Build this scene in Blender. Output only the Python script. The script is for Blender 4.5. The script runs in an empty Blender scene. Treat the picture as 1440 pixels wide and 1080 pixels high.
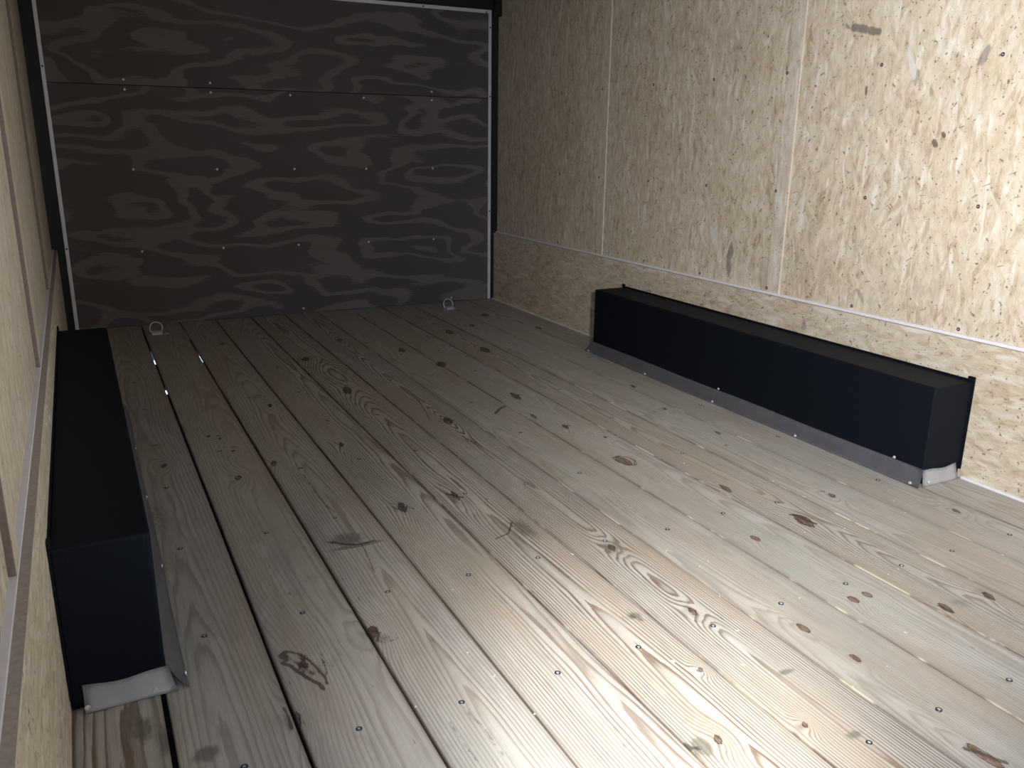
import bpy, bmesh, math, random
import numpy as np
from mathutils import Vector, Matrix

random.seed(7)
rng = np.random.default_rng(11)
sc = bpy.context.scene
COL = sc.collection

# ------------------------------------------------------------------ camera
cam_d = bpy.data.cameras.new('camera')
cam = bpy.data.objects.new('camera', cam_d)
COL.objects.link(cam)
_R = Vector((0.89182886, -0.4522085, 0.01219658))
_U = Vector((0.11459933, 0.25192612, 0.96093716))
_F = Vector((0.43761659, 0.85559377, -0.27649777))
cam.matrix_world = Matrix(((_R.x, _U.x, -_F.x, 0), (_R.y, _U.y, -_F.y, 0), (_R.z, _U.z, -_F.z, 0.9645), (0, 0, 0, 1)))
cam_d.sensor_width = 36
cam_d.lens = 36 * 1185.5 / 1440
cam_d.clip_start = 0.02
sc.camera = cam

# ------------------------------------------------------------------ light and exposure
sc.view_settings.view_transform = 'Standard'
sc.view_settings.look = 'None'
sc.view_settings.gamma = 1
sc.view_settings.use_curve_mapping = False
sc.view_settings.exposure = 0.0

world = bpy.data.worlds.new('world')          # pale daylight outside the side doorway
sc.world = world
world.use_nodes = True
bg = world.node_tree.nodes['Background']
bg.inputs[0].default_value = (0.50, 0.68, 1.0, 1)
bg.inputs[1].default_value = 4.5


def spot(name, loc, aim, power, size, blend, color, radius):
    d = bpy.data.lights.new(name, 'SPOT')
    d.energy = power
    d.spot_size = math.radians(size)
    d.spot_blend = blend
    d.color = color
    d.shadow_soft_size = radius
    o = bpy.data.objects.new(name, d)
    o.location = loc
    o.rotation_euler = (Vector(aim) - Vector(loc)).to_track_quat('-Z', 'Y').to_euler()
    COL.objects.link(o)
    return o


# a hand-held torch beside the camera: several overlapping beams of one multi-LED head
TORCH = (0.12, -0.32, 1.2)
TORCH_COL = (1.0, 0.985, 0.965)
for nm, aim, power, size in (('torch_core', (0.82, 1.0, 0.0), 400, 25), ('torch_beam', (0.90, 1.08, 0.0), 255, 42),
                             ('torch_side_beam', (2.0, 1.6, 0.2), 62, 50), ('torch_wall_core', (2.33, 1.25, 1.2), 225, 38),
                             ('torch_wall_beam', (2.33, 1.4, 0.9), 325, 70), ('torch_spill', (0.6, 2.0, 0.4), 11, 165)):
    spot(nm, TORCH, aim, power, size, 1.0, TORCH_COL, 0.03)
# unseen fill lamps added behind the camera: one high right, one cooler and lower
FILL_HIGH = (1.9, -0.9, 1.7)
spot('fill_high_down', FILL_HIGH, (1.9, 1.5, 0.1), 60, 50, 1.0, (0.93, 0.97, 1.0), 0.05)
spot('fill_high_side', FILL_HIGH, (2.33, 1.8, 0.8), 25, 70, 1.0, (0.93, 0.97, 1.0), 0.05)
CORNER = (2.0, -1.1, 1.05)
spot('fill_left', CORNER, (-0.12, 2.1, 0.95), 190, 33, 1.0, (0.84, 0.92, 1.0), 0.06)
spot('fill_left_low', CORNER, (-0.12, 1.5, 0.5), 85, 45, 1.0, (0.84, 0.92, 1.0), 0.06)

portal_d = bpy.data.lights.new('doorway_portal', 'AREA')   # guides the daylight samples through the side doorway
portal_d.shape = 'RECTANGLE'
portal_d.size = 1.05
portal_d.size_y = 1.85
portal_d.cycles.is_portal = True
portal = bpy.data.objects.new('doorway_portal', portal_d)
portal.matrix_world = Matrix(((0, 0, -1, -0.16), (1, 0, 0, 0.03), (0, 1, 0, 0.95), (0, 0, 0, 1))) @ Matrix.Rotation(0, 4, 'X')
COL.objects.link(portal)

# ------------------------------------------------------------------ dimensions (metres)
XL, XR = -0.107, 2.307          # faces of the kick panels
UL, UR = -0.131, 2.331          # faces of the upper wall panels
YD = 4.79                       # rear door
YF = -1.5                       # closed front end behind the camera
ZC = 2.0
KZ = 0.416                      # top of the kick panels
DOOR0, DOOR1 = -0.5, 0.56       # side doorway in the left wall


# ------------------------------------------------------------------ helpers
def tag(o, label=None, cat=None, group=None, kind=None):
    if label: o['label'] = label
    if cat: o['category'] = cat
    if group: o['group'] = group
    if kind: o['kind'] = kind
    return o


def empty(name, loc=(0, 0, 0)):
    o = bpy.data.objects.new(name, None)
    o.location = loc
    o.empty_display_size = 0.05
    COL.objects.link(o)
    return o


def link(name, bm, mats, parent=None, smooth=False, kind=None):
    me = bpy.data.meshes.new(name)
    bmesh.ops.recalc_face_normals(bm, faces=bm.faces[:])
    bm.to_mesh(me)
    bm.free()
    for m in (mats if isinstance(mats, (list, tuple)) else [mats]):
        me.materials.append(m)
    if smooth:
        me.polygons.foreach_set('use_smooth', [True] * len(me.polygons))
    o = bpy.data.objects.new(name, me)
    COL.objects.link(o)
    if parent is not None:
        o.parent = parent
        o.location = -Vector(parent.location)     # meshes are written in world coordinates
    if kind: o['kind'] = kind
    return o


def box(bm, a, b, bevel=0.0, seg=2, mi=0):
    x0, y0, z0 = a
    x1, y1, z1 = b
    vs = [bm.verts.new(p) for p in ((x0, y0, z0), (x1, y0, z0), (x1, y1, z0), (x0, y1, z0), (x0, y0, z1), (x1, y0, z1), (x1, y1, z1), (x0, y1, z1))]
    fs = [bm.faces.new([vs[i] for i in f]) for f in ((0, 3, 2, 1), (4, 5, 6, 7), (0, 1, 5, 4), (1, 2, 6, 5), (2, 3, 7, 6), (3, 0, 4, 7))]
    for f in fs: f.material_index = mi
    if bevel > 0:
        es = list({e for f in fs for e in f.edges})
        r = bmesh.ops.bevel(bm, geom=es, offset=bevel, segments=seg, profile=0.5, affect='EDGES')
        for f in r['faces']: f.material_index = mi
    return vs


def lathe(bm, c, axis, prof, n=16, mi=0):
    """profile of (radius, height) around an axis through c"""
    a = Vector(axis).normalized()
    t = a.orthogonal().normalized()
    b = a.cross(t)
    c = Vector(c)
    rings = []
    for r, h in prof:
        if r < 1e-6:
            rings.append([bm.verts.new(c + a * h)])
        else:
            rings.append([bm.verts.new(c + a * h + (t * math.cos(q) + b * math.sin(q)) * r) for q in [2 * math.pi * i / n for i in range(n)]])
    for p, q in zip(rings, rings[1:]):
        for i in range(n):
            j = (i + 1) % n
            vs = [p[i % len(p)], p[j % len(p)], q[j % len(q)], q[i % len(q)]]
            vs = list(dict.fromkeys(vs))
            if len(vs) > 2:
                f = bm.faces.new(vs)
                f.material_index = mi
                f.smooth = True


def tube(bm, pts, r, n=10, closed=False, mi=0):
    pts = [Vector(p) for p in pts]
    N = len(pts)
    rings = []
    ref = None
    for i, p in enumerate(pts):
        d = (pts[(i + 1) % N] - pts[i - 1]) if closed or 0 < i < N - 1 else (pts[1] - pts[0] if i == 0 else pts[-1] - pts[-2])
        d.normalize()
        if ref is None: ref = d.orthogonal().normalized()
        t = (ref - d * ref.dot(d)).normalized()
        ref = t
        b = d.cross(t)
        rings.append([bm.verts.new(p + (t * math.cos(q) + b * math.sin(q)) * r) for q in [2 * math.pi * k / n for k in range(n)]])
    for i in range(N if closed else N - 1):
        p, q = rings[i], rings[(i + 1) % N]
        off = 0
        if closed and i == N - 1:
            off = min(range(n), key=lambda k: (p[0].co - q[k].co).length)
        for k in range(n):
            f = bm.faces.new((p[k], p[(k + 1) % n], q[(k + 1 + off) % n], q[(k + off) % n]))
            f.smooth = True
            f.material_index = mi
    if not closed:
        bm.faces.new(rings[0][::-1])
        bm.faces.new(rings[-1])


# ------------------------------------------------------------------ node helpers
class NT:
    def __init__(self, name):
        self.m = bpy.data.materials.new(name)
        self.m.use_nodes = True
        self.t = self.m.node_tree
        self.b = self.t.nodes['Principled BSDF']
        self._pos = None

    def n(self, ty, **kw):
        nd = self.t.nodes.new(ty)
        for k, v in kw.items(): setattr(nd, k, v)
        return nd

    def put(self, sock, v):
        if isinstance(v, bpy.types.NodeSocket): self.t.links.new(v, sock)
        elif v is not None:
            try:
                sock.default_value = v
            except Exception:
                sock.default_value = (*v, 1)

    def math(self, op, a, b=None, c=None, clamp=False):
        nd = self.n('ShaderNodeMath', operation=op, use_clamp=clamp)
        for s, v in zip(nd.inputs, (a, b, c)): self.put(s, v)
        return nd.outputs[0]

    def vmath(self, op, a, b=None):
        nd = self.n('ShaderNodeVectorMath', operation=op)
        for s, v in zip(nd.inputs, (a, b)): self.put(s, v)
        return nd.outputs['Value'] if op in ('LENGTH', 'DOT_PRODUCT') else nd.outputs[0]

    def pos(self):
        if self._pos is None:
            self._pos = self.n('ShaderNodeNewGeometry').outputs['Position']
        return self._pos

    def sep(self, v):
        nd = self.n('ShaderNodeSeparateXYZ')
        self.put(nd.inputs[0], v)
        return nd.outputs

    def comb(self, x=0.0, y=0.0, z=0.0):
        nd = self.n('ShaderNodeCombineXYZ')
        for s, v in zip(nd.inputs, (x, y, z)): self.put(s, v)
        return nd.outputs[0]

    def map(self, v, loc=(0, 0, 0), rot=(0, 0, 0), scale=(1, 1, 1), ty='POINT'):
        nd = self.n('ShaderNodeMapping', vector_type=ty)
        self.put(nd.inputs[0], v)
        nd.inputs['Location'].default_value = loc
        nd.inputs['Rotation'].default_value = rot
        nd.inputs['Scale'].default_value = scale
        return nd.outputs[0]

    def noise(self, v, scale=1.0, detail=2.0, rough=0.5, dist=0.0, out='Fac'):
        nd = self.n('ShaderNodeTexNoise')
        self.put(nd.inputs['Vector'], v)
        for k, x in (('Scale', scale), ('Detail', detail), ('Roughness', rough), ('Distortion', dist)): nd.inputs[k].default_value = x
        return nd.outputs[out]

    def voro(self, v, scale=1.0, rand=1.0, feature='F1', out='Color'):
        nd = self.n('ShaderNodeTexVoronoi', feature=feature)
        self.put(nd.inputs['Vector'], v)
        nd.inputs['Scale'].default_value = scale
        nd.inputs['Randomness'].default_value = rand
        return nd.outputs[out]

    def ramp(self, f, stops, interp='LINEAR'):
        nd = self.n('ShaderNodeValToRGB')
        nd.color_ramp.interpolation = interp
        e = nd.color_ramp.elements
        while len(e) < len(stops): e.new(0.5)
        for el, (p, c) in zip(e, stops):
            el.position = p
            el.color = (*c, 1) if hasattr(c, '__len__') else (c, c, c, 1)
        self.put(nd.inputs[0], f)
        return nd.outputs[0]

    def mix(self, f, a, b, blend='MIX'):
        nd = self.n('ShaderNodeMix', data_type='RGBA', blend_type=blend)
        self.put(nd.inputs[0], f)
        self.put(nd.inputs[6], a)
        self.put(nd.inputs[7], b)
        return nd.outputs[2]

    def step(self, v, a, b):
        nd = self.n('ShaderNodeMapRange', interpolation_type='SMOOTHSTEP')
        self.put(nd.inputs[0], v)
        nd.inputs[1].default_value = a
        nd.inputs[2].default_value = b
        return nd.outputs[0]

    def attr(self, name):
        return self.n('ShaderNodeAttribute', attribute_name=name).outputs['Fac']

    def bump(self, h, strength, dist=0.002):
        nd = self.n('ShaderNodeBump')
        self.put(nd.inputs['Height'], h)
        nd.inputs['Strength'].default_value = strength
        nd.inputs['Distance'].default_value = dist
        self.t.links.new(nd.outputs[0], self.b.inputs['Normal'])

    def done(self, col, rough=0.6, metal=0.0, spec=0.5):
        self.put(self.b.inputs['Base Color'], col)
        self.put(self.b.inputs['Roughness'], rough)
        self.put(self.b.inputs['Metallic'], metal)
        self.put(self.b.inputs['Specular IOR Level'], spec)
        return self.m


# ------------------------------------------------------------------ materials
def osb(name, vertical=True, seed=0.0, gain=1.0, marks=(), grey=0.0):
    """oriented strand board: overlapping thin strands, mostly along one direction, with dark flecks"""
    q = NT(name)
    s = q.sep(q.pos())
    along, across = (s[2], s[1]) if vertical else (s[1], s[2])
    p = q.comb(along, across, q.math('ADD', q.math('MULTIPLY', s[0], 0.3), seed))
    warp = q.noise(p, 9, 2, 0.5, 0, 'Color')
    p1 = q.vmath('ADD', p, q.vmath('SCALE', q.vmath('SUBTRACT', warp, (0.5, 0.5, 0.5)), None))
    p1.node.inputs[1].links[0].from_node.inputs['Scale'].default_value = 0.03
    layers = []
    for i, (ang, l, w) in enumerate(((0.03, 9, 62), (0.20, 10, 60), (-0.18, 10, 66), (0.45, 13, 66), (-0.55, 13, 72))):
        v = q.map(p1, (i * 3.7, i * 1.3, 0), (0, 0, ang), (1, 1, 1))
        v = q.map(v, (0, 0, 0), (0, 0, 0), (l, w, 1))
        layers.append(q.voro(v))
    val = q.sep(layers[0])[0]
    sel = q.sep(layers[0])[1]
    for i, L in enumerate(layers[1:]):
        o = q.sep(L)
        m = q.step(o[1], 0.55 + 0.08 * i, 0.66 + 0.08 * i)
        val = q.n('ShaderNodeMix', data_type='FLOAT'), m, val, o[0]
        nd, f, a, b = val
        q.put(nd.inputs[0], f); q.put(nd.inputs[2], a); q.put(nd.inputs[3], b)
        val = nd.outputs[0]
    soft = q.noise(q.map(p1, scale=(24, 42, 1)), 1, 5, 0.66)
    hue = q.noise(q.map(p1, (5, 6, 0), scale=(13, 34, 1)), 1, 3, 0.6)
    fib = q.noise(q.map(p1, scale=(30, 330, 1)), 1, 3, 0.6)
    big = q.noise(p, 2.2, 2, 0.5)
    v = q.math('ADD', q.math('MULTIPLY', q.math('SUBTRACT', val, 0.5), 0.34), q.math('ADD', 0.53, q.math('MULTIPLY', q.math('SUBTRACT', soft, 0.5), 1.15)))
    v = q.math('ADD', v, q.math('MULTIPLY', q.math('SUBTRACT', fib, 0.5), 0.30))
    v = q.math('ADD', v, q.math('MULTIPLY', q.math('SUBTRACT', big, 0.5), 0.3))
    c = q.ramp(v, [(0.14, (0.34 * gain, 0.245 * gain, 0.155 * gain)), (0.34, (0.49 * gain, 0.395 * gain, 0.28 * gain)), (0.54, (0.58 * gain, 0.49 * gain, 0.365 * gain)), (0.74, (0.64 * gain, 0.57 * gain, 0.46 * gain)), (0.94, (0.78 * gain, 0.72 * gain, 0.62 * gain))])
    c = q.mix(q.math('MULTIPLY', q.step(hue, 0.52, 0.72), 0.5), c, (0.60 * gain, 0.47 * gain, 0.38 * gain, 1))      # pinkish strands
    c = q.mix(q.math('MULTIPLY', q.math('SUBTRACT', 1.0, q.step(hue, 0.28, 0.46)), 0.45), c, (0.53 * gain, 0.48 * gain, 0.34 * gain, 1))   # olive strands
    # pale weathered streaks
    pale = q.math('MULTIPLY', q.step(q.noise(q.map(p1, (5, 2, 1), scale=(7, 38, 1)), 1, 1, 0.5), 0.60, 0.74), 0.8)
    c = q.mix(pale, c, (0.72 * gain, 0.66 * gain, 0.57 * gain, 1))
    # reddish brown strands
    red = q.math('MULTIPLY', q.step(q.noise(q.map(p1, (9, 4, 1), scale=(9, 50, 1)), 1, 1, 0.5), 0.66, 0.76), 0.5)
    c = q.mix(red, c, (0.42 * gain, 0.29 * gain, 0.19 * gain, 1))
    # dark chips and slivers between the strands
    jag = q.noise(p, 160, 2, 0.6, 0, 'Color')
    jv = q.vmath('SCALE', q.vmath('SUBTRACT', jag, (0.5, 0.5, 0.5)))
    jv.node.inputs['Scale'].default_value = 0.010
    p2 = q.vmath('ADD', p1, jv)
    for j, (a, b, ang, thr, pr) in enumerate(((34, 120, 0.5, 0.16, 0.05), (38, 110, -0.9, 0.15, 0.05), (80, 120, 0.2, 0.2, 0.10), (24, 190, 1.2, 0.15, 0.05), (150, 230, -0.3, 0.22, 0.10))):
        vv = q.map(q.map(p2, (j * 7.1, j * 2.9, 0), (0, 0, ang)), scale=(a, b, 1))
        d = q.voro(vv, out='Distance')
        cs = q.sep(q.voro(vv))
        dd = q.math('DIVIDE', d, q.math('ADD', cs[1], 0.3))
        hit = q.math('MULTIPLY', q.math('LESS_THAN', cs[0], pr), q.math('SUBTRACT', 1.0, q.step(dd, thr, thr + 0.2)))
        c = q.mix(q.math('MULTIPLY', hit, q.math('ADD', 0.3, q.math('MULTIPLY', cs[2], 0.6))), c, (0.10, 0.07, 0.048, 1))
    if grey: c = q.mix(grey, c, (0.56, 0.53, 0.49, 1))
    for (my, mz, hy, hz, ang, colr, amt) in marks:
        w = q.map(q.comb(s[1], s[2], 0.0), (my, mz, 0), (0, 0, ang), (1, 1, 1), 'TEXTURE')
        w = q.map(w, scale=(1 / hy, 1 / hz, 1))
        w = q.vmath('POWER', q.vmath('ABSOLUTE', w), (3, 3, 3))
        l = q.math('ADD', q.sep(w)[0], q.sep(w)[1])
        l = q.math('ADD', l, q.math('MULTIPLY', q.math('SUBTRACT', soft, 0.5), 4.0))
        c = q.mix(q.math('MULTIPLY', q.math('SUBTRACT', 1.0, q.step(l, 0.3, 1.4)), amt * 0.9), c, (*colr, 1))
    q.bump(v, 0.25, 0.002)
    return q.done(c, 0.62, 0, 0.3)


GREY, CHALK = (0.20, 0.18, 0.17), (0.62, 0.61, 0.58)
RIGHT_MARKS = [(2.10, 1.326, 0.075, 0.013, 0.24, (0.16, 0.13, 0.11), 0.9), (2.642, 0.519, 0.016, 0.068, 0.06, GREY, 0.85),
               (2.747, 0.594, 0.014, 0.05, -0.5, CHALK, 0.8), (2.37, 1.16, 0.012, 0.03, 0, (0.22, 0.19, 0.2), 0.6),
               (1.66, 1.215, 0.011, 0.03, 0.35, GREY, 0.75), (1.875, 1.17, 0.007, 0.026, 0.1, GREY, 0.6),
               (2.06, 1.137, 0.006, 0.016, 0, (0.12, 0.08, 0.06), 0.9), (1.90, 1.21, 0.010, 0.05, -0.35, CHALK, 0.8),
               (1.78, 0.975, 0.008, 0.013, -0.6, (0.10, 0.07, 0.06), 0.9), (1.755, 1.00, 0.006, 0.010, -0.6, (0.10, 0.07, 0.06), 0.9),
               (2.90, 0.58, 0.007, 0.07, 0.05, (0.24, 0.18, 0.14), 0.6), (1.98, 0.475, 0.008, 0.03, -0.6, (0.25, 0.19, 0.14), 0.6),
               (2.42, 0.475, 0.05, 0.06, 0, (0.42, 0.38, 0.36), 0.4), (2.05, 1.06, 0.007, 0.02, 0.1, CHALK, 0.8)]
M = {}
M['osb_right'] = osb('osb_right_wall', True, 0.0, 1.0, RIGHT_MARKS)
M['osb_left'] = osb('osb_left_wall', True, 4.0, 0.95)
M['osb_kick'] = osb('osb_kick_panel', False, 9.0, 0.96, [(2.19, 0.334, 0.012, 0.022, 0, GREY, 0.6)])
M['osb_batten'] = osb('osb_batten', True, 17.0, 1.03, (), 0.28)


def plain(name, col, rough=0.6, metal=0.0, spec=0.5, var=0.15, scale=30, bump=0.0):
    q = NT(name)
    n = q.noise(q.pos(), scale, 3, 0.6)
    f = q.math('ADD', 1 - var, q.math('MULTIPLY', n, 2 * var))
    c = q.vmath('SCALE', tuple(col))
    q.put(c.node.inputs['Scale'], f)
    if bump: q.bump(n, bump, 0.001)
    return q.done(c, rough, metal, spec)


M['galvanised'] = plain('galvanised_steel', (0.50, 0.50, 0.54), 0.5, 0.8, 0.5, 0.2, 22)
M['end_metal_lit'] = plain('end_metal_lit', (0.72, 0.70, 0.71), 0.45, 0.25, 0.5, 0.14, 30)  # flashing metal with a smoother finish, paled further for the light on the ends
M['aluminium'] = plain('mill_aluminium', (0.80, 0.80, 0.84), 0.5, 0.4, 0.5, 0.12, 14)
M['zinc'] = plain('bright_zinc', (0.78, 0.78, 0.80), 0.35, 0.6, 0.5, 0.05, 200)
M['dark_zinc'] = plain('dark_zinc', (0.10, 0.105, 0.13), 0.38, 0.9, 0.5, 0.1, 300)
M['black_frame'] = plain('black_frame_paint', (0.010, 0.011, 0.015), 0.5, 0, 0.4, 0.2, 40)
M['white_trim'] = plain('pale_trim', (0.72, 0.70, 0.72), 0.5, 0, 0.4, 0.08, 40)
M['raw_edge'] = plain('raw_board_edge', (0.37, 0.315, 0.285), 0.8, 0, 0.2, 0.35, 120)
M['tan_edge'] = plain('tan_board_edge', (0.56, 0.47, 0.37), 0.7, 0, 0.2, 0.2, 90)
M['brown_edge'] = plain('brown_board_edge', (0.17, 0.125, 0.105), 0.8, 0, 0.2, 0.4, 110)
M['light_block'] = plain('light_block_black', (0.012, 0.012, 0.014), 0.9, 0, 0.1, 0.1, 10)
M['ceiling'] = plain('ceiling_sheet', (0.35, 0.35, 0.36), 0.6, 0, 0.3, 0.05, 5)
M['chip'] = plain('wood_chip', (0.62, 0.52, 0.38), 0.8, 0, 0.2, 0.2, 90)

q = NT('black_textured_coating')               # rough speckled black of the wheel boxes
n1 = q.noise(q.pos(), 420, 2, 0.7)
n2 = q.noise(q.pos(), 12, 3, 0.6)
c = q.mix(q.step(n1, 0.62, 0.75), (0.0032, 0.0050, 0.0085, 1), (0.010, 0.013, 0.019, 1))
c = q.mix(q.math('MULTIPLY', n2, 0.3), c, (0.006, 0.0085, 0.013, 1))
q.bump(n1, 0.45, 0.0015)
M['black_box'] = q.done(c, 0.62, 0, 0.13)

q = NT('dark_stained_plywood')                 # rotary-cut veneer: wide wavy horizontal figure, two dark tones
s = q.sep(q.pos())
sheet = q.math('GREATER_THAN', s[2], 1.209)
p = q.comb(q.math('MULTIPLY', s[0], 1.25), q.math('MULTIPLY', s[2], 4.8), q.math('MULTIPLY', sheet, 7.3))
warp = q.noise(q.map(p, scale=(1.6, 1.1, 1)), 1, 2, 0.5, 0, 'Color')
wv = q.vmath('SCALE', q.vmath('SUBTRACT', warp, (0.5, 0.5, 0.5)))
wv.node.inputs['Scale'].default_value = 0.75
pw = q.vmath('ADD', p, wv)
n = q.noise(pw, 0.95, 1.0, 0.45)
rag = q.noise(q.map(q.comb(s[0], s[2], 0.0), scale=(16, 150, 1)), 1, 2, 0.6)
n = q.math('ADD', n, q.math('MULTIPLY', q.math('SUBTRACT', rag, 0.5), 0.045))
wide = q.noise(q.map(p, (8, 3, 0), scale=(0.8, 0.7, 1)), 1, 1, 0.5)
fr = q.math('FRACT', q.math('MULTIPLY', n, 6.2))
fr = q.math('ADD', fr, q.math('MULTIPLY', q.math('SUBTRACT', wide, 0.5), 0.5))
tone = q.ramp(fr, [(0.0, 0.0), (0.52, 0.0), (0.58, 1.0), (0.84, 0.95), (0.91, 0.0)])
c = q.mix(tone, (0.10, 0.088, 0.090, 1), (0.20, 0.182, 0.172, 1))
patch = q.noise(q.map(p, (3, 1, 0), scale=(0.9, 0.5, 1)), 1, 2, 0.5)
c = q.mix(q.math('MULTIPLY', q.step(patch, 0.4, 0.7), 0.35), c, (0.14, 0.125, 0.122, 1))
fib = q.noise(q.map(q.comb(s[0], s[2], 0.0), scale=(9, 260, 1)), 1, 2, 0.6)
c = q.mix(q.math('MULTIPLY', fib, 0.28), c, (0.10, 0.08, 0.075, 1))
q.bump(fr, 0.1, 0.001)
M['plywood'] = q.done(c, 0.62, 0, 0.3)

# treated pine planks: the growth-ring field and knots are per-vertex attributes of the floor mesh
q = NT('treated_pine_planks')
s = q.sep(q.pos())
ring = q.attr('ring')
knot = q.attr('knot')
red = q.attr('knot_red')
stain = q.attr('stain')
con = q.attr('contrast')
tone = q.attr('tone')
brd = q.attr('board')
pl = q.comb(s[0], q.math('MULTIPLY', s[1], 1.0), q.math('MULTIPLY', brd, 3.17))
wob = q.noise(q.map(pl, scale=(90, 5, 1)), 1, 3, 0.55)
rr = q.math('ADD', ring, q.math('MULTIPLY', q.math('SUBTRACT', wob, 0.5), 0.8))
fr = q.math('FRACT', rr)
late = q.ramp(fr, [(0.0, 0.0), (0.40, 0.03), (0.62, 0.4), (0.76, 1.0), (0.94, 1.0), (1.0, 0.0)])
vary = q.noise(q.map(pl, (2, 5, 0), scale=(25, 1.6, 1)), 1, 2, 0.5)
late = q.math('MULTIPLY', late, q.math('MULTIPLY', con, q.math('ADD', 0.6, q.math('MULTIPLY', vary, 1.0))))
early_c = q.mix(tone, (0.45, 0.415, 0.36, 1), (0.46, 0.45, 0.415, 1))
late_c = q.mix(tone, (0.150, 0.098, 0.066, 1), (0.165, 0.122, 0.092, 1))
c = q.mix(late, early_c, late_c)
streak = q.noise(q.map(pl, (7, 3, 0), scale=(190, 4.5, 1)), 1, 3, 0.65)
c = q.mix(q.math('MULTIPLY', q.step(streak, 0.42, 0.75), 0.42), c, (0.255, 0.215, 0.175, 1))
mott = q.noise(q.map(pl, (6, 1, 0), scale=(34, 9, 1)), 1, 4, 0.65)
c = q.mix(q.math('MULTIPLY', q.step(mott, 0.45, 0.8), 0.5), c, (0.25, 0.22, 0.185, 1))
bright = q.noise(q.map(pl, (16, 21, 0), scale=(28, 4, 1)), 1, 3, 0.6)
c = q.mix(q.math('MULTIPLY', q.step(bright, 0.52, 0.75), 0.35), c, (0.55, 0.52, 0.47, 1))
cloud = q.noise(q.map(pl, (1, 8, 0), scale=(11, 2.6, 1)), 1, 3, 0.55)
c = q.mix(q.math('MULTIPLY', q.step(cloud, 0.48, 0.72), 0.5), c, (0.33, 0.325, 0.285, 1))      # greenish treatment bloom
warm = q.noise(q.map(pl, (11, 2, 0), scale=(9, 1.5, 1)), 1, 2, 0.5)
c = q.mix(q.math('MULTIPLY', q.step(warm, 0.46, 0.72), 0.5), c, (0.365, 0.290, 0.212, 1))
fine = q.noise(q.map(pl, scale=(700, 60, 1)), 1, 2, 0.6)
c = q.mix(q.math('MULTIPLY', q.math('SUBTRACT', fine, 0.3), 0.22), c, (0.2, 0.16, 0.12, 1))
# stains and knots
kn = q.noise(q.map(pl, scale=(110, 60, 1)), 1, 3, 0.65)
kj = q.math('MULTIPLY', q.math('SUBTRACT', kn, 0.5), 0.9)
stc = q.mix(kn, (0.16, 0.165, 0.125, 1), (0.09, 0.085, 0.07, 1))
c = q.mix(q.math('MULTIPLY', q.step(q.math('ADD', stain, q.math('MULTIPLY', kj, 0.8)), 0.15, 0.75), 0.75), c, stc)
kcol = q.mix(red, (0.045, 0.030, 0.024, 1), (0.16, 0.075, 0.046, 1))
km = q.math('ADD', knot, q.math('MULTIPLY', kj, q.math('MULTIPLY', 0.9, q.step(knot, 0.02, 0.2))))
c = q.mix(q.math('MULTIPLY', q.step(km, 0.12, 0.38), q.math('ADD', 0.62, q.math('MULTIPLY', 0.36, q.step(q.noise(q.map(pl, (3, 9, 0), scale=(260, 60, 1)), 1, 2, 0.6), 0.4, 0.6)))), c, kcol)
rim = q.math('MULTIPLY', q.step(km, 0.08, 0.22), q.math('SUBTRACT', 1.0, q.step(km, 0.26, 0.45)))
c = q.mix(q.math('MULTIPLY', rim, 0.8), c, (0.05, 0.03, 0.022, 1))
fleck = q.noise(q.map(pl, (4, 4, 0), scale=(130, 22, 1)), 1, 1, 0.5)
c = q.mix(q.math('MULTIPLY', q.step(fleck, 0.76, 0.84), 0.7), c, (0.10, 0.07, 0.055, 1))
crk = q.attr('crack')
c = q.mix(q.math('MULTIPLY', q.step(q.math('ADD', crk, q.math('MULTIPLY', kj, q.math('MULTIPLY', q.step(crk, 0.0, 0.3), 1.7))), 0.2, 0.95), 0.8), c, (0.042, 0.033, 0.028, 1))
edge = q.attr('edge')
eb = q.noise(q.map(pl, (13, 2, 0), scale=(40, 6, 1)), 1, 3, 0.6)
c = q.mix(q.math('MULTIPLY', edge, q.math('ADD', 0.45, eb), clamp=True), c, (0.075, 0.050, 0.033, 1))
pn = q.step(q.noise(q.map(pl, (3, 17, 0), scale=(2, 7, 1)), 1, 3, 0.6), 0.52, 0.62)
c = q.mix(q.math('MULTIPLY', q.attr('pale'), q.math('MULTIPLY', pn, 0.8)), c, (0.66, 0.57, 0.42, 1))  # patchy light catching the left board edges, put into the colour
q.bump(q.math('ADD', q.math('MULTIPLY', late, -0.5), q.math('MULTIPLY', streak, 0.6)), 0.22, 0.0012)
M['pine'] = q.done(c, q.math('ADD', 0.42, q.math('MULTIPLY', streak, 0.18)), 0, 0.4)

# ------------------------------------------------------------------ floor: 13 tongue-and-groove planks, one structure mesh
EDGES = [-0.107, 0.040, 0.237, 0.431, 0.616, 0.805, 0.990, 1.180, 1.376, 1.565, 1.754, 1.940, 2.128, 2.318]
GAPS = [0, 0.0085, 0.0065, 0.0055, 0.0042, 0.0034, 0.0026, 0.0020, 0.0018, 0.0016, 0.0016, 0.0015, 0.0015, 0]
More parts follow.
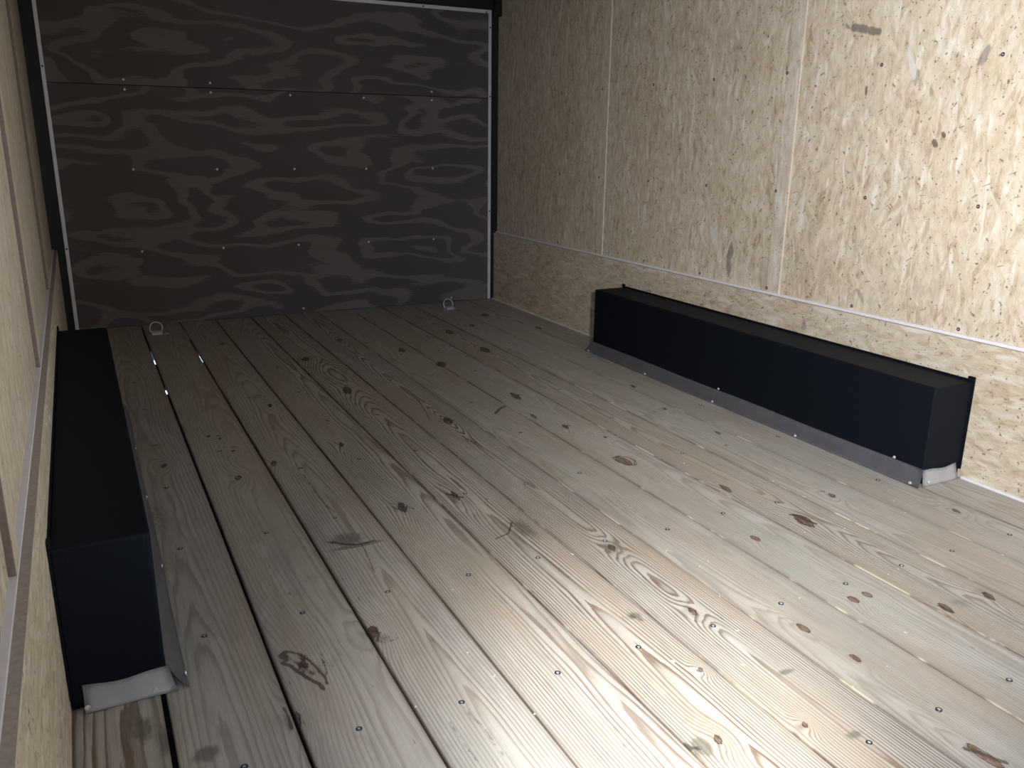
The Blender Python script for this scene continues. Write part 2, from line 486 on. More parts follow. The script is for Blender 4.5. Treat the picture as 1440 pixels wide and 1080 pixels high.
#          contrast, tone(greyer), pith offset, depth at y0, slope, ring spacing
BOARDS = [(0.80, 0.3, 0.02, 0.05, 0.012, 0.011), (0.42, 0.5, -0.02, 0.030, 0.022, 0.0080), (0.32, 0.2, 0.05, 0.050, 0.012, 0.0080),
          (0.55, 0.7, 0.01, 0.012, 0.020, 0.0072), (0.72, 0.5, 0.06, 0.025, 0.016, 0.0064), (0.88, 0.3, 0.00, 0.028, 0.017, 0.0062),
          (1.05, 0.8, 0.01, 0.006, 0.014, 0.0066), (0.38, 0.4, -0.07, 0.060, 0.010, 0.0060), (0.35, 0.9, 0.06, 0.050, 0.012, 0.0070),
          (0.62, 0.5, 0.01, 0.020, 0.016, 0.0070), (0.36, 0.9, -0.05, 0.050, 0.014, 0.0075), (0.34, 0.5, 0.05, 0.050, 0.012, 0.0075),
          (0.40, 0.8, 0.0, 0.060, 0.010, 0.0075)]
# knots: x, y, half-width across, half-length along, red (0 black .. 1 red-brown), strength
KNOTS = [(0.288, 1.421, .020, .062, .25, 1.3), (0.440, 1.471, .016, .026, .35, 1.1), (0.703, 2.023, .014, .040, .0, 1.2),
         (0.884, 3.175, .022, .060, .0, 1.0), (0.864, 2.033, .010, .042, .0, 1.1),
         (1.101, 2.653, .020, .050, .1, .9), (1.461, 2.825, .018, .060, .2, 1.1), (1.451, 2.056, .020, .050, .95, 1.4),
         (1.595, 1.744, .013, .035, .5, 1.2), (1.640, 1.484, .024, .048, .35, 1.4), (1.448, 1.459, .011, .020, .9, 1.2),
         (1.839, 1.572, .012, .017, .3, 1.1), (1.088, 1.574, .012, .022, .3, .7), (1.081, 1.249, .010, .018, .4, 1.2),
         (1.249, 1.098, .010, .022, .9, 1.3), (1.262, 0.974, .008, .017, .8, 1.2), (1.435, 1.134, .012, .018, .9, 1.2),
         (1.480, 1.136, .011, .015, .9, 1.3), (1.589, 1.020, .013, .025, .2, 1.0), (1.722, 1.013, .014, .020, .1, 1.1),
         (1.234, 0.682, .012, .040, 1.0, 1.4), (0.962, 1.076, .006, .008, .1, 1.0), (0.863, 0.908, .010, .014, .3, .9),
         (1.023, 0.870, .006, .008, .2, 1.2), (0.337, 2.426, .012, .022, .0, 1.0), (0.240, 1.267, .008, .030, .2, .9),
         (0.856, 3.740, .022, .050, .0, .9), (1.313, 3.730, .020, .050, .0, .9), (1.382, 3.405, .030, .060, .1, .8),
         (1.677, 3.568, .026, .070, .1, 1.0), (1.673, 3.998, .026, .060, .0, .9), (2.035, 4.333, .030, .050, .0, 1.0),
         (1.406, 2.575, .010, .040, .5, .9), (1.452, 2.421, .012, .030, .2, .9), (1.967, 2.749, .010, .030, .2, .8),
         (1.899, 2.442, .008, .016, .0, 1.2), (2.071, 1.349, .011, .018, .6, .9), (0.690, 2.576, .010, .026, .0, .8),
         (0.455, 2.496, .012, .030, .0, .8), (0.565, 3.10, .010, .03, .0, .8), (0.15, 2.62, .012, .02, .0, .7),
         (0.34, 2.80, .008, .014, .0, .9), (0.31, 2.84, .008, .014, .0, .9), (0.36, 2.66, .008, .012, .0, .8), (1.90, 2.14, .009, .02, .2, .8),
         (1.85, 4.1, .02, .04, .0, .8), (2.15, 3.9, .02, .05, .0, .8), (1.1, 4.05, .02, .05, .0, .7), (0.56, 4.2, .02, .03, .0, .7), (1.52, 2.27, .007, .012, .0, .9)]
# stains: x, y, half-width, half-length, strength
STAINS = [(0.510, 1.900, .055, .045, .8), (0.525, 1.855, .060, .010, 1.6), (0.940, 1.765, .030, .075, .8), (0.958, 1.290, .018, .014, 1.1),
          (0.826, 0.905, .016, .022, 1.5), (1.105, 1.000, .022, .009, .9), (1.080, 0.815, .018, .010, .9), (0.088, 1.248, .024, .022, 1.1),
          (-0.001, 1.359, .022, .040, .9), (0.030, 1.31, .010, .05, .9), (-0.060, 1.452, .03, .014, 1.0), (0.310, 1.395, .05, .045, .35),
          (1.088, 1.574, .032, .050, .6), (1.081, 1.249, .022, .034, .45), (0.703, 2.023, .03, .07, .45), (1.640, 1.02, .03, .03, .5),
          (0.450, 1.44, .030, .030, .5), (0.46, 1.90, .02, .20, .35), (0.30, 2.02, .05, .09, .3), (0.72, 1.03, .018, .12, .35), (1.73, 1.03, .03, .035, .4),
          (0.10, 2.25, .04, .16, .45), (0.09, 1.95, .03, .10, .35), (0.35, 1.80, .03, .4, .2)]

# dark cracks, bark pockets and pitch streaks: half-width, strength, path
STROKES = [(0.0035, 1.3, [(0.257, 1.475), (0.266, 1.48), (0.277, 1.472), (0.288, 1.46), (0.301, 1.43), (0.308, 1.398), (0.314, 1.362), (0.313, 1.345)]),
           (0.005, 1.4, [(0.253, 1.444), (0.266, 1.425), (0.276, 1.396), (0.289, 1.368), (0.298, 1.352), (0.303, 1.332)]),
           (0.01, 1.3, [(0.258, 1.471), (0.262, 1.453)]),
           (0.006, 0.8, [(0.266, 1.457), (0.282, 1.423), (0.297, 1.385)]),
           (0.003, 0.7, [(0.328, 1.481), (0.326, 1.434), (0.322, 1.379), (0.313, 1.363)]),
           (0.006, 1.2, [(0.475, 1.899), (0.499, 1.872), (0.526, 1.859)]),
           (0.0035, 1.2, [(0.463, 1.905), (0.498, 1.87), (0.526, 1.859), (0.549, 1.858), (0.571, 1.864)]),
           (0.003, 0.8, [(0.533, 1.882), (0.535, 1.828), (0.527, 1.761), (0.521, 1.707)]),
           (0.004, 0.8, [(0.515, 2.369), (0.515, 2.294), (0.515, 2.195), (0.519, 2.113), (0.527, 2.071)]),
           (0.003, 1.2, [(0.684, 2.061), (0.7, 2.047), (0.716, 2.02), (0.729, 2.001)]),
           (0.003, 1.1, [(0.68, 2.037), (0.69, 2.007), (0.71, 1.991)]),
           (0.006, 1.3, [(0.846, 2.055), (0.86, 2.036), (0.877, 2.013)]),
           (0.003, 0.9, [(1.094, 2.936), (1.07, 2.799), (1.045, 2.674)]),
           (0.006, 1.0, [(1.071, 2.662), (1.107, 2.667), (1.121, 2.65)]),
           (0.004, 1.0, [(1.085, 2.489), (1.08, 2.432), (1.1, 2.404)]),
           (0.004, 1.0, [(0.851, 1.741), (0.893, 1.755), (0.929, 1.807)]),
           (0.005, 1.0, [(0.429, 1.488), (0.44, 1.476), (0.451, 1.463), (0.438, 1.434)]),
           (0.003, 0.8, [(0.438, 1.434), (0.456, 1.422), (0.48, 1.428)]),
           (0.004, 1.1, [(0.225, 1.311), (0.228, 1.283), (0.226, 1.248)]),
           (0.008, 1.3, [(1.293, 2.661), (1.339, 2.711), (1.364, 2.724)]),
           (0.0035, 1.3, [(1.434, 2.094), (1.461, 2.099), (1.482, 2.08), (1.485, 2.044), (1.465, 2.011), (1.442, 2.022), (1.43, 2.053), (1.434, 2.094)]),
           (0.008, 1.2, [(1.635, 1.527), (1.646, 1.516), (1.647, 1.484), (1.654, 1.457)]),
           (0.003, 1.2, [(0.338, 3.056), (0.355, 3.05)]),
           (0.003, 1.2, [(0.373, 3.047), (0.392, 3.04)]),
           (0.003, 1.2, [(0.316, 2.678), (0.329, 2.677)]),
           (0.003, 1.2, [(0.36, 2.698), (0.373, 2.698)]),
           (0.005, 0.9, [(0.805, 0.926), (0.809, 0.915), (0.821, 0.902)]),
           (0.004, 1.2, [(0.806, 0.923), (0.809, 0.91), (0.821, 0.907)]),
           (0.003, 0.6, [(0.959, 1.296), (0.967, 1.265)]),
           (0.005, 0.7, [(0.952, 1.292), (0.963, 1.263)]),
           (0.003, 0.6, [(0.474, 1.147), (0.474, 1.078), (0.478, 1.03)]),
           (0.005, 0.45, [(0.512, 1.172), (0.521, 1.094), (0.52, 1.032)]),
           (0.006, 1.2, [(1.221, 0.709), (1.232, 0.694), (1.241, 0.675), (1.251, 0.657)]),
           (0.004, 1.0, [(1.72, 1.028), (1.72, 1.011), (1.717, 0.996)]),
           (0.004, 1.0, [(1.582, 1.036), (1.586, 1.022), (1.59, 1.004)]),
           (0.002, 0.6, [(1.268, 0.842), (1.27, 0.822), (1.274, 0.803)]),
           (0.005, 1.0, [(1.282, 3.716), (1.317, 3.74), (1.342, 3.748)]),
           (0.006, 1.0, [(0.815, 3.603), (0.841, 3.581)]),
           (0.006, 0.9, [(0.94, 3.597), (0.965, 3.569)]),
           (0.006, 0.9, [(1.632, 3.599), (1.66, 3.548)]),
           (0.006, 0.9, [(1.654, 3.997), (1.697, 3.955)]),
           (0.006, 0.9, [(2.039, 4.371), (2.061, 4.333)]),
           (0.006, 0.9, [(1.932, 4.13), (1.94, 4.091)]),
           (0.006, 0.8, [(1.583, 4.512), (1.599, 4.467)])]


def smooth_noise(y, seed, f):
    r = np.random.default_rng(seed)
    return sum(a * np.sin(y * w * f + ph) for a, w, ph in zip((.5, .3, .2), (1.0, 2.3, 4.1), r.uniform(0, 6.28, 3)))


def build_floor():
    V, F, A = [], [], {k: [] for k in ('ring', 'knot', 'knot_red', 'stain', 'crack', 'contrast', 'tone', 'board', 'edge', 'pale')}
    base = 0
    NX = 60
    ys = np.concatenate([np.linspace(YF, 0.6, 24)[:-1], np.linspace(0.6, 2.4, 420)[:-1], np.linspace(2.4, YD + 0.01, 260)])
    for k in range(13):
        g0, g1 = GAPS[k] / 2, GAPS[k + 1] / 2
        x0, x1 = EDGES[k] + g0, EDGES[k + 1] - g1
        con, tone, xp, d0, sl, sp = BOARDS[k]
        inner = np.linspace(x0 + 0.0030, x1 - 0.0024, NX)
        xs = np.concatenate([[x0, x0, x0 + 0.0012], inner, [x1 - 0.0008, x1, x1]])
        dz = ((k * 37) % 7 - 3) * 0.00022
        zs = np.concatenate([[-0.014, -0.0024, -0.0007], np.zeros(NX), [-0.0007, -0.0024, -0.014]])
        eg = np.concatenate([[1, .7, .2] if k < 6 else [1, .15, 0], np.zeros(NX), [.35, .8, 1]])  # right-hand boards get less edge darkening on their lit left side
        X, Y = np.meshgrid(xs, ys)
        Z = np.broadcast_to(zs, X.shape) + dz + 0.0009 * (X - (x0 + x1) / 2) * smooth_noise(Y, 50 + k, 1.3) * 6
        dist = np.minimum(X - x0, x1 - X)
        eg2 = np.maximum(np.broadcast_to(eg, X.shape), 0.42 * np.clip(1 - dist / 0.006, 0, 1) + 0.16 * np.clip(1 - dist / 0.022, 0, 1))
        pale = np.broadcast_to(np.concatenate([[0, 1, 1], [.5], np.zeros(NX - 1), [0, 0, 0]]) * (0 if k < 5 else 0.45 if k < 7 else 1), X.shape) * 1.0  # lit look painted onto left chamfers of the right-hand boards
        wav0 = 0.0009 * smooth_noise(ys, 90 + k, 5.0) * (GAPS[k] > 0)
        X = X + np.where(np.arange(len(xs)) < 3, 1, 0)[None, :] * wav0[:, None]
        u = X - (x0 + x1) / 2 - xp - 0.013 * smooth_noise(Y, 10 + k, 1.1)
        dep = np.abs(d0 + sl * (Y - 0.6) + 0.014 * smooth_noise(Y, 30 + k, 1.3) + 0.0022 * smooth_noise(Y, 70 + k, 6.0)) + 0.002
        ring = np.sqrt(u * u + dep * dep) / sp
        knot = np.zeros_like(X); red = np.zeros_like(X); stain = np.zeros_like(X); crack = np.zeros_like(X)
        for (kx, ky, a, b, kr, st) in KNOTS:
            if kx == 0.288: st = 0.25                 # drawn as bark pockets below
            if not (EDGES[k] - 0.01 < kx < EDGES[k + 1] + 0.01): continue
            dd = ((X - kx) / a) ** 2 + ((Y - ky) / b) ** 2
            lens = np.abs(X - kx - 0.25 * a * np.sin((Y - ky) / b * 2)) / a + ((Y - ky) / b) ** 2
            m = st * np.clip(1 - (np.sqrt(dd) if kr > 0.6 else lens), 0, 1)
            red = np.where(m > knot, kr, np.where((knot == 0) & (dd < 4), kr, red))
            knot = np.maximum(knot, m)
            ring = ring + 3.2 * np.exp(-(((X - kx) / (2.6 * a)) ** 2 + ((Y - ky) / (3.2 * b)) ** 2)) * (1 if kx < (x0 + x1) / 2 + xp else -1)
        for (kx, ky, a, b, st) in STAINS:
            if not (EDGES[k] - 0.005 < kx < EDGES[k + 1] + 0.005): continue
            stain = np.maximum(stain, st * np.exp(-1.2 * (((X - kx) / a) ** 2 + ((Y - ky) / b) ** 2)))
        for (w, a, path) in STROKES:
            mx = sum(p[0] for p in path) / len(path)
            if not (EDGES[k] < mx <= EDGES[k + 1]): continue
            for (ax, ay), (bx, by) in zip(path, path[1:]):
                L = max((bx - ax) ** 2 + (by - ay) ** 2, 1e-9)
                t = np.clip(((X - ax) * (bx - ax) + (Y - ay) * (by - ay)) / L, 0, 1)
                d = np.hypot(X - ax - t * (bx - ax), Y - ay - t * (by - ay))
                crack = np.maximum(crack, a * np.clip(1.25 - d / (w * 0.95), 0, 1))
        ny, nx = X.shape
        V.append(np.stack([X, Y, Z], -1).reshape(-1, 3))
        idx = base + np.arange(ny * nx).reshape(ny, nx)
        F.append(np.stack([idx[:-1, :-1], idx[:-1, 1:], idx[1:, 1:], idx[1:, :-1]], -1).reshape(-1, 4))
        base += ny * nx
        one = np.ones_like(X)
        for key, val in (('ring', ring), ('knot', knot), ('knot_red', red), ('stain', stain), ('crack', crack), ('contrast', one * con), ('tone', one * tone), ('board', one * (k + 1)), ('edge', eg2), ('pale', pale)):
            A[key].append(val.ravel())
    V = np.concatenate(V).astype(np.float32)
    F = np.concatenate(F).astype(np.int32)
    me = bpy.data.meshes.new('floor')
    me.vertices.add(len(V)); me.vertices.foreach_set('co', V.ravel())
    me.loops.add(F.size); me.loops.foreach_set('vertex_index', F.ravel())
    me.polygons.add(len(F)); me.polygons.foreach_set('loop_start', np.arange(0, F.size, 4, dtype=np.int32))
    me.polygons.foreach_set('use_smooth', np.ones(len(F), dtype=bool))
    me.update(calc_edges=True)
    for key, val in A.items():
        at = me.attributes.new(key, 'FLOAT', 'POINT')
        at.data.foreach_set('value', np.concatenate(val).astype(np.float32))
    me.materials.append(M['pine'])
    o = bpy.data.objects.new('floor', me)
    COL.objects.link(o)
    o['kind'] = 'structure'
    return o


floor = build_floor()

# dark sheet added under the planks to block daylight, open where the photo shows daylight through two gaps
bm = bmesh.new()
zU = -0.0155
spans = {1: [], 2: [(3.47, 3.56), (3.98, 4.24)], 3: [(3.93, 4.11), (4.42, 4.66)]}
for i in range(len(EDGES) - 1):
    box(bm, (EDGES[i] + (0.012 if i in (2, 3) else 0), YF, zU - 0.01), (EDGES[i + 1] - (0.012 if i + 1 in (2, 3) else 0), YD, zU))
for i in (2, 3):
    cuts = [YF] + [v for sp in spans[i] for v in sp] + [YD]
    for a, b in zip(cuts[::2], cuts[1::2]):
        box(bm, (EDGES[i] - 0.012, a, zU - 0.01), (EDGES[i] + 0.012, b, zU))
link('gap_light_block', bm, M['light_block'], floor)


# screws: a countersunk dark head, its cross set in bright metal as a glint
def screw_mesh(name, r, dark, bright):
    bm = bmesh.new()
    lathe(bm, (0, 0, 0), (0, 0, 1), [(r, -0.001), (r, 0.0006), (r * 0.86, 0.0013), (r * 0.62, 0.0010), (r * 0.5, 0.0007), (0, 0.0006)], 16)
    for a in (0, math.pi / 2):
        vs = box(bm, (-r * 0.48, -r * 0.13, 0.0003), (r * 0.48, r * 0.13, 0.0013), mi=1)
        bmesh.ops.rotate(bm, cent=(0, 0, 0), matrix=Matrix.Rotation(a + 0.35, 3, 'Z'), verts=vs)
    me = bpy.data.meshes.new(name)
    bmesh.ops.recalc_face_normals(bm, faces=bm.faces[:])
    bm.to_mesh(me); bm.free()
    me.materials.append(dark); me.materials.append(bright)
    return me


FS = screw_mesh('floor_screw', 0.0058, M['dark_zinc'], M['zinc'])
ZS = screw_mesh('bright_screw', 0.0048, M['zinc'], M['zinc'])


def put_screw(me, name, loc, parent, axis='Z', spin=0.0):
    o = bpy.data.objects.new(name, me)
    COL.objects.link(o)
    o.parent = parent
    o.location = Vector(loc) - Vector(parent.location)
    rot = {'Z': Matrix.Identity(3), '-Y': Matrix.Rotation(math.pi / 2, 3, 'X'), '-X': Matrix.Rotation(-math.pi / 2, 3, 'Y'), '+X': Matrix.Rotation(math.pi / 2, 3, 'Y')}[axis]
    o.rotation_euler = (rot @ Matrix.Rotation(spin, 3, 'Z')).to_euler()
    return o


ROW_X = [0.137, 0.334, 0.518, 0.708, 0.897, 1.089, 1.275, 1.473, 1.661, 1.842, 2.061]
for r, y in enumerate((0.795, 1.192, 1.605, 2.028, 2.43, 2.83, 3.24, 3.65)):
    for i, x in enumerate(ROW_X):
        if r == 0 and i < 5: continue                      # outside the frame
        jx, jy = random.uniform(-.006, .006), random.uniform(-.008, .008)
        put_screw(FS, 'floor_screw', (x + jx, y + jy, 0.0004), floor, 'Z', random.uniform(0, 1.5))

# ------------------------------------------------------------------ walls
T = 0.02


def battens(wall, xs0, xs1, ylist, flip):
    for y in ylist:
        bm = bmesh.new()
        box(bm, (min(xs0, xs1), y, KZ + 0.0005), (max(xs0, xs1), y + 0.066, ZC - 0.01), 0.0012, 1)
        for f in bm.faces:
            if f.calc_center_median().y < y + 0.004: f.material_index = 1
        link('seam_batten', bm, [M['osb_batten' if flip else 'osb_left'], M['tan_edge' if flip else 'brown_edge']], wall)


def wall_side(name, U, X, outer, sgn, panels, kick, bat):
    """upper panels meet over battens, a thicker kick panel below with its raw edge on top"""
    bm = bmesh.new()
    y0, y1 = panels[0][0], panels[-1][1]
    box(bm, (min(U, outer), y0, 0), (max(U, outer), y1, ZC)) if name == 'wall_right' else None
    if name == 'wall_left':
        box(bm, (outer, YF, -0.06), (U - T, DOOR0, ZC))
        box(bm, (outer, DOOR1, -0.06), (U - T, YD + 0.02, ZC))
        box(bm, (outer, DOOR0, 1.88), (U - T, DOOR1, ZC))
    else:
        bm.free(); bm = bmesh.new()
        box(bm, (U + T, YF, -0.06), (outer, YD + 0.02, ZC))
    w = link(name, bm, M['osb_left' if name == 'wall_left' else 'osb_right'], None, kind='structure')
    for a, b, z0 in panels:
        bm = bmesh.new()
        xa, xb = sorted((U, U - T * sgn))
        box(bm, (xa, a + 0.001, z0), (xb, b - 0.001, ZC), 0.0008, 1)
        link('upper_panel', bm, M['osb_left' if name == 'wall_left' else 'osb_right'], w)
    for a, b in kick:
        bm = bmesh.new()
        xk0, xk1 = sorted((X, U + 0.0105 * sgn))
        box(bm, (xk0, a, -0.05), (xk1, b, KZ), 0.0)
        for f in bm.faces:
            if f.calc_center_median().z > KZ - 0.001: f.material_index = 1
        link('kick_panel', bm, [M['osb_kick'], M['raw_edge']], w)
    return w


YE = YD + 0.0
wr = wall_side('wall_right', UR, XR, UR + 0.06, -1, [(YF, 1.15, 0.0), (1.15, 2.372, 0.0), (2.372, 3.60, 0.0), (3.60, YE, 0.0)], [(YF, YE)], None)
wl = wall_side('wall_left', UL, XL, UL - 0.06, 1, [(YF, DOOR0, 0.0), (DOOR1, 1.152, 0.0), (1.19, 2.296, 0.0), (2.34, 3.516, 0.0), (3.55, YE, 0.0)], [(YF, DOOR0), (DOOR1, YE)], None)
battens(wr, UR - 0.005, UR + 0.002, (2.352, 3.578), 1)
battens(wl, UL - 0.002, UL + 0.009, (1.155, 2.30, 3.52), 0)
for y in (1.607, 2.011, 2.415, 2.82, 3.225, 3.63, 4.03, 4.44):
    for z in (0.437, 0.80, 1.212):
        off = 0.005 if 2.352 < y < 2.418 or 3.578 < y < 3.644 else 0.0
        put_screw(FS, 'wall_screw', (UR - off - 0.0004, y, z), wr, '-X', random.random())

# pale trim strips standing on the kick panels, pale strip along the right floor edge
bm = bmesh.new()
box(bm, (XR + 0.0135, YF, KZ - 0.006), (UR + 0.004, YE, KZ + 0.009), 0.0015, 1)
link('trim_1', bm, M['white_trim'], None, kind='structure')
bm = bmesh.new()
box(bm, (UL - 0.004, DOOR1, KZ - 0.006), (XL - 0.0135, YE, KZ + 0.003), 0.001, 1)
link('trim_2', bm, M['white_trim'], None, kind='structure')
bm = bmesh.new()
for a, b in ((YF, 1.50), (3.362, YE)):
    box(bm, (XR - 0.011, a, -0.001), (XR + 0.001, b, 0.007), 0.0015, 2)
link('baseboard_right', bm, M['white_trim'], None, kind='structure')

# front end behind the camera, ceiling
bm = bmesh.new()
box(bm, (UL - 0.06, YF - 0.04, 0), (UR + 0.06, YF, ZC))
link('wall_front', bm, M['osb_left'], None, kind='structure')
bm = bmesh.new()
box(bm, (UL - 0.06, YF - 0.04, ZC), (UR + 0.06, YD + 0.08, ZC + 0.03))
link('ceiling', bm, M['ceiling'], None, kind='structure')

# ------------------------------------------------------------------ rear door in its black frame
door = empty('door_1', (1.1, YD, 0))
door['kind'] = 'structure'
for z0, z1 in ((0.004, 1.2075), (1.2105, 1.69)):
    bm = bmesh.new()
    box(bm, (-0.07, YD, z0), (2.28, YD + 0.02, z1), 0.0008, 1)
    link('plywood_panel', bm, M['plywood'], door)
bm = bmesh.new()
box(bm, (-0.0735, YD + 0.0205, -0.04), (2.2852, YD + 0.03, 1.6968))
link('door_light_block', bm, M['light_block'], door)  # unseen plate added behind the door to stop daylight leaking in
for a, b in (((-0.073, YD - 0.006, 0.003), (-0.0555, YD + 0.019, 1.6955)), ((2.2665, YD - 0.006, 0.003), (2.2845, YD + 0.019, 1.6955)), ((-0.0553, YD - 0.006, 1.676), (2.2663, YD + 0.019, 1.6955))):
    bm = bmesh.new()
    box(bm, a, b, 0.002, 2)
    link('edge_strip', bm, M['aluminium'], door)
DX = [0.282, 0.688, 1.094, 1.500, 1.906]
spots_d = [(x, z) for x in DX for z in (0.392, 0.805)] + [(x, 1.234) for x in (DX[0], DX[1], DX[4])] + [(x, 1.188) for x in DX] + [(1.1, 0.03), (2.02, 0.028)]
DS = screw_mesh('door_screw', 0.0058, M['zinc'], M['zinc'])
for x, z in spots_d:
    put_screw(DS, 'door_screw', (x, YD - 0.0008, z), door, '-Y', random.random())
SS = screw_mesh('strip_screw', 0.005, M['dark_zinc'], M['dark_zinc'])
for x, z in ((-0.064, 0.42), (-0.064, 1.28), (2.2755, 0.55), (2.2755, 1.22), (2.2755, 1.60), (1.35, 1.686), (1.86, 1.684), (2.25, 1.681)):
    put_screw(SS, 'strip_screw', (x, YD - 0.0068, z), door, '-Y', random.random())
bm = bmesh.new()
box(bm, (UL - 0.03, YD - 0.001, -0.02), (-0.0733, YD + 0.05, 1.70), 0.0015, 1)
box(bm, (UL - 0.03, YD + 0.03, -0.2), (UR + 0.03, YD + 0.05, 0.3))  # unseen strip added behind the door foot as a light block
box(bm, (2.2848, YD - 0.001, -0.02), (UR + 0.03, YD + 0.05, 1.70), 0.0015, 1)
box(bm, (XL - 0.02, YD - 0.014, 1.6975), (UR + 0.001, YD + 0.05, ZC), 0.0015, 1)
box(bm, (2.290, YD - 0.05, 1.66), (UR - 0.001, YD - 0.012, 1.76), 0.002, 1)
link('trim_3', bm, M['black_frame'], None, kind='structure')


# ------------------------------------------------------------------ wheel boxes
def flashing(name, pts_top, pts_bot, mat, parent, thick=0.0012):
    """bent sheet: lower edge flared outwards"""
    bm = bmesh.new()
    n = len(pts_top)
    rows = []
    for k in range(7):
        t = k / 6
        e = t ** 1.25
        rows.append([bm.verts.new(Vector(a).lerp(Vector(b), t) + Vector((0, 0, (Vector(a).z - Vector(b).z) * 0.10 * math.sin(math.pi * t) * -1))) for a, b in zip(pts_top, pts_bot)])
    for p, q in zip(rows, rows[1:]):
        for i in range(n - 1):
            bm.faces.new((p[i], p[i + 1], q[i + 1], q[i])).smooth = True
    bmesh.ops.solidify(bm, geom=bm.faces[:], thickness=thick)
    return link(name, bm, mat, parent)


def wheel_box(label, xin, xwall, y0, y1, h, xflare, side):
    """side +1: stands on the right wall and faces -X; -1: on the left wall and faces +X"""
    root = empty('wheel_well_box', ((xin + xwall) / 2, (y0 + y1) / 2, 0))
    tag(root, label, 'wheel well', 'black wheel well boxes along the walls')
    xa, xb = sorted((xin, xwall - 0.0005 * side))
    bm = bmesh.new()
    box(bm, (xa, y0, 0.001), (xb, y1, h), 0.006, 3)
    link('shell', bm, M['black_box'], root)
    # thin lip folded against the wall around the top and the two ends
    bm = bmesh.new()
    la, lb = sorted((xwall - 0.0035 * side, xwall - 0.0006 * side))
    lip = 0.007
    box(bm, (la, y0 - lip, h - 0.008), (lb, y1 + lip, h + lip), 0.0006, 1)
    box(bm, (la, y0 - lip, 0.025), (lb, y0 + 0.008, h - 0.0078), 0.0006, 1)
    box(bm, (la, y1 - 0.008, 0.025), (lb, y1 + lip, h - 0.0078), 0.0006, 1)
    for yy, s in ((y0 - lip, 1), (y1 + lip, -1)):
        a, b = sorted((yy, yy + s * 0.022))
        box(bm, (min(la, la - 0.003 * side), a, h + 0.001), (max(lb, lb - 0.003 * side), b, h + 0.016), 0.001, 1)
    link('wall_flange', bm, M['black_box'], root)
    ht = 0.047
    e = 0.0012 * side
    ys = np.linspace(y0 - 0.002, y1 + 0.002, 40)
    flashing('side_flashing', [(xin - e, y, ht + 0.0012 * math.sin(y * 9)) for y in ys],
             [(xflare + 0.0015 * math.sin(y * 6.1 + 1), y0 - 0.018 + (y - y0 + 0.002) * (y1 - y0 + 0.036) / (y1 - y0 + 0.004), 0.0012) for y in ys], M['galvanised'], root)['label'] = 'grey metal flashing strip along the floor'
    xs = np.linspace(xin - 0.004 * side, xwall - 0.022 * side, 9)
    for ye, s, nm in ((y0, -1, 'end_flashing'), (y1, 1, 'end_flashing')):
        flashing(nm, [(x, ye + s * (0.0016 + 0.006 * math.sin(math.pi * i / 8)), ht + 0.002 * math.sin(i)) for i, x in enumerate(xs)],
                 [(x - 0.012 * side * (1 - i / 8), ye + s * 0.017, 0.0012) for i, x in enumerate(xs)], M['end_metal_lit'], root)['label'] = 'bright bent metal end flap'
    return root


rb = wheel_box('long black wheel well box standing against the right strand board wall', 2.143, XR, 1.516, 3.343, 0.298, 2.108, 1)
lb = wheel_box('long black wheel well box along the left wall at the photo edge', 0.050, XL, 1.458, 3.275, 0.311, 0.086, -1)
for y in (1.53, 1.99, 2.424, 2.868, 3.33):
    put_screw(ZS, 'rivet', (2.1105, y, 0.0068), rb, '-X', random.random())
put_screw(ZS, 'rivet', (2.152, 1.4985, 0.014), rb, '-Y', 0.3)
for y in (1.619, 2.431):
    put_screw(ZS, 'rivet', (2.1425, y, 0.052), rb, '-X', 0.4)
for y in (1.482, 1.94, 2.373, 2.803, 3.26):
    put_screw(ZS, 'rivet', (0.0835, y, 0.0068), lb, '+X', random.random())
for x in (0.028, -0.081):
    put_screw(ZS, 'rivet', (x, 1.4415, 0.012), lb, '-Y', 0.2)


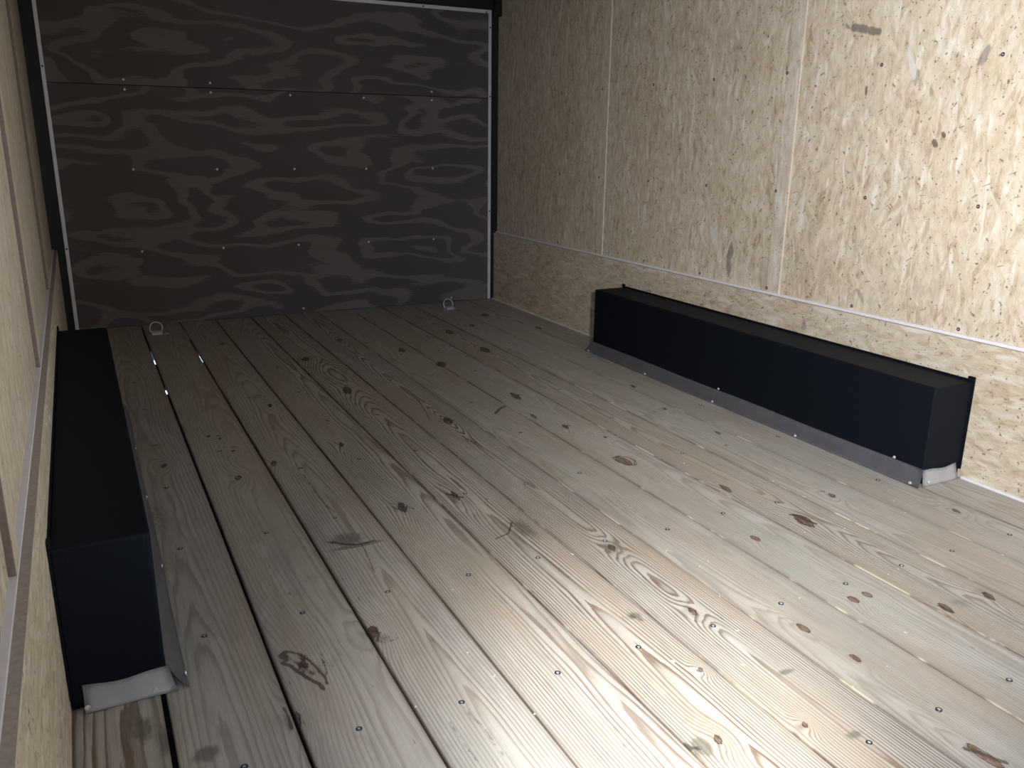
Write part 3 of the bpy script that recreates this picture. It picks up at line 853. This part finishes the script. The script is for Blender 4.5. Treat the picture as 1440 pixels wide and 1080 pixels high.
# ------------------------------------------------------------------ tie-down rings near the rear door
def tie_down(label, x, y, turn, lean):
    root = empty('tie_down_ring', (x, y, 0))
    tag(root, label, 'tie down', 'tie-down rings at the rear door')
    bm = bmesh.new()
    vs = box(bm, (x - 0.052, y - 0.022, 0.0008), (x + 0.052, y + 0.022, 0.0035), 0.0012, 2)
    for sx in (-0.038, 0.038):
        lathe(bm, (x + sx, y, 0.003), (0, 0, 1), [(0.006, 0), (0.006, 0.002), (0.0035, 0.0035), (0, 0.0038)], 12)
    bmesh.ops.rotate(bm, cent=(x, y, 0), matrix=Matrix.Rotation(turn, 3, 'Z'), verts=bm.verts[:])
    link('base_plate', bm, M['galvanised'], root)
    bm = bmesh.new()
    prof = [(-0.020, 0.0036), (-0.020, 0.011), (-0.014, 0.0155), (0.014, 0.0155), (0.020, 0.011), (0.020, 0.0036)]
    pts = [(x - 0.008 + 0.0, y + a, z) for a, z in prof]
    for p0, p1 in zip(prof, prof[1:]):
        vs = [bm.verts.new((x + sx - 0.006, y + p[0], p[1])) for sx in (-0.024, 0.024) for p in (p0, p1)]
        bm.faces.new((vs[0], vs[1], vs[3], vs[2]))
    bmesh.ops.remove_doubles(bm, verts=bm.verts[:], dist=1e-5)
    bmesh.ops.solidify(bm, geom=bm.faces[:], thickness=0.0025)
    bmesh.ops.rotate(bm, cent=(x, y, 0), matrix=Matrix.Rotation(turn, 3, 'Z'), verts=bm.verts[:])
    link('strap', bm, M['zinc'], root)
    bm = bmesh.new()
    R0 = 0.030
    pts = []
    for i in range(28):
        a = -math.pi / 2 + 0.62 + (2 * math.pi - 1.24) * i / 27
        pts.append((R0 * math.cos(a), 0, R0 * math.sin(a)))
    pts.append((R0 * math.cos(-math.pi / 2 - 0.62) * 0.2, 0, -R0 * 0.84))
    mrot = Matrix.Rotation(turn, 3, 'Z') @ Matrix.Rotation(-lean, 3, 'X')
    P = [Vector((x - 0.006, y, 0.008)) + mrot @ (Vector(p) + Vector((0, 0, R0 * 0.84))) for p in pts]
    tube(bm, P, 0.0028, 10, closed=True)
    link('ring', bm, M['zinc'], root)
    return root


tie_down('steel tie-down ring at foot of dark door beside the left black box', 0.300, 4.545, 0.06, 0.12)
tie_down('steel tie-down ring at foot of dark door near the right wall corner', 1.915, 4.57, 0.06, 0.35)

# ------------------------------------------------------------------ loose wood chips on the planks
bm = bmesh.new()
spots_c = [(1.64, 1.185), (1.60, 1.18), (1.33, 1.19), (1.70, 1.40), (1.93, 1.40), (1.97, 1.47), (0.60, 1.23), (0.615, 1.10), (0.585, 1.32), (1.20, 1.5), (1.76, 1.60), (2.02, 1.75)]
for i in range(46):
    x, y = spots_c[i] if i < len(spots_c) else (random.uniform(0.3, 2.05), random.uniform(0.9, 3.0))
    l, w = random.uniform(0.0015, 0.004), random.uniform(0.0008, 0.0018)
    vs = box(bm, (x - l, y - w, 0.0008), (x + l, y + w, 0.002))
    bmesh.ops.rotate(bm, cent=(x, y, 0), matrix=Matrix.Rotation(random.uniform(0, 3), 3, 'Z'), verts=vs)
tag(link('wood_chips', bm, M['chip']), 'tiny pale wood chips scattered over the floor planks', 'wood chips', None, 'stuff')
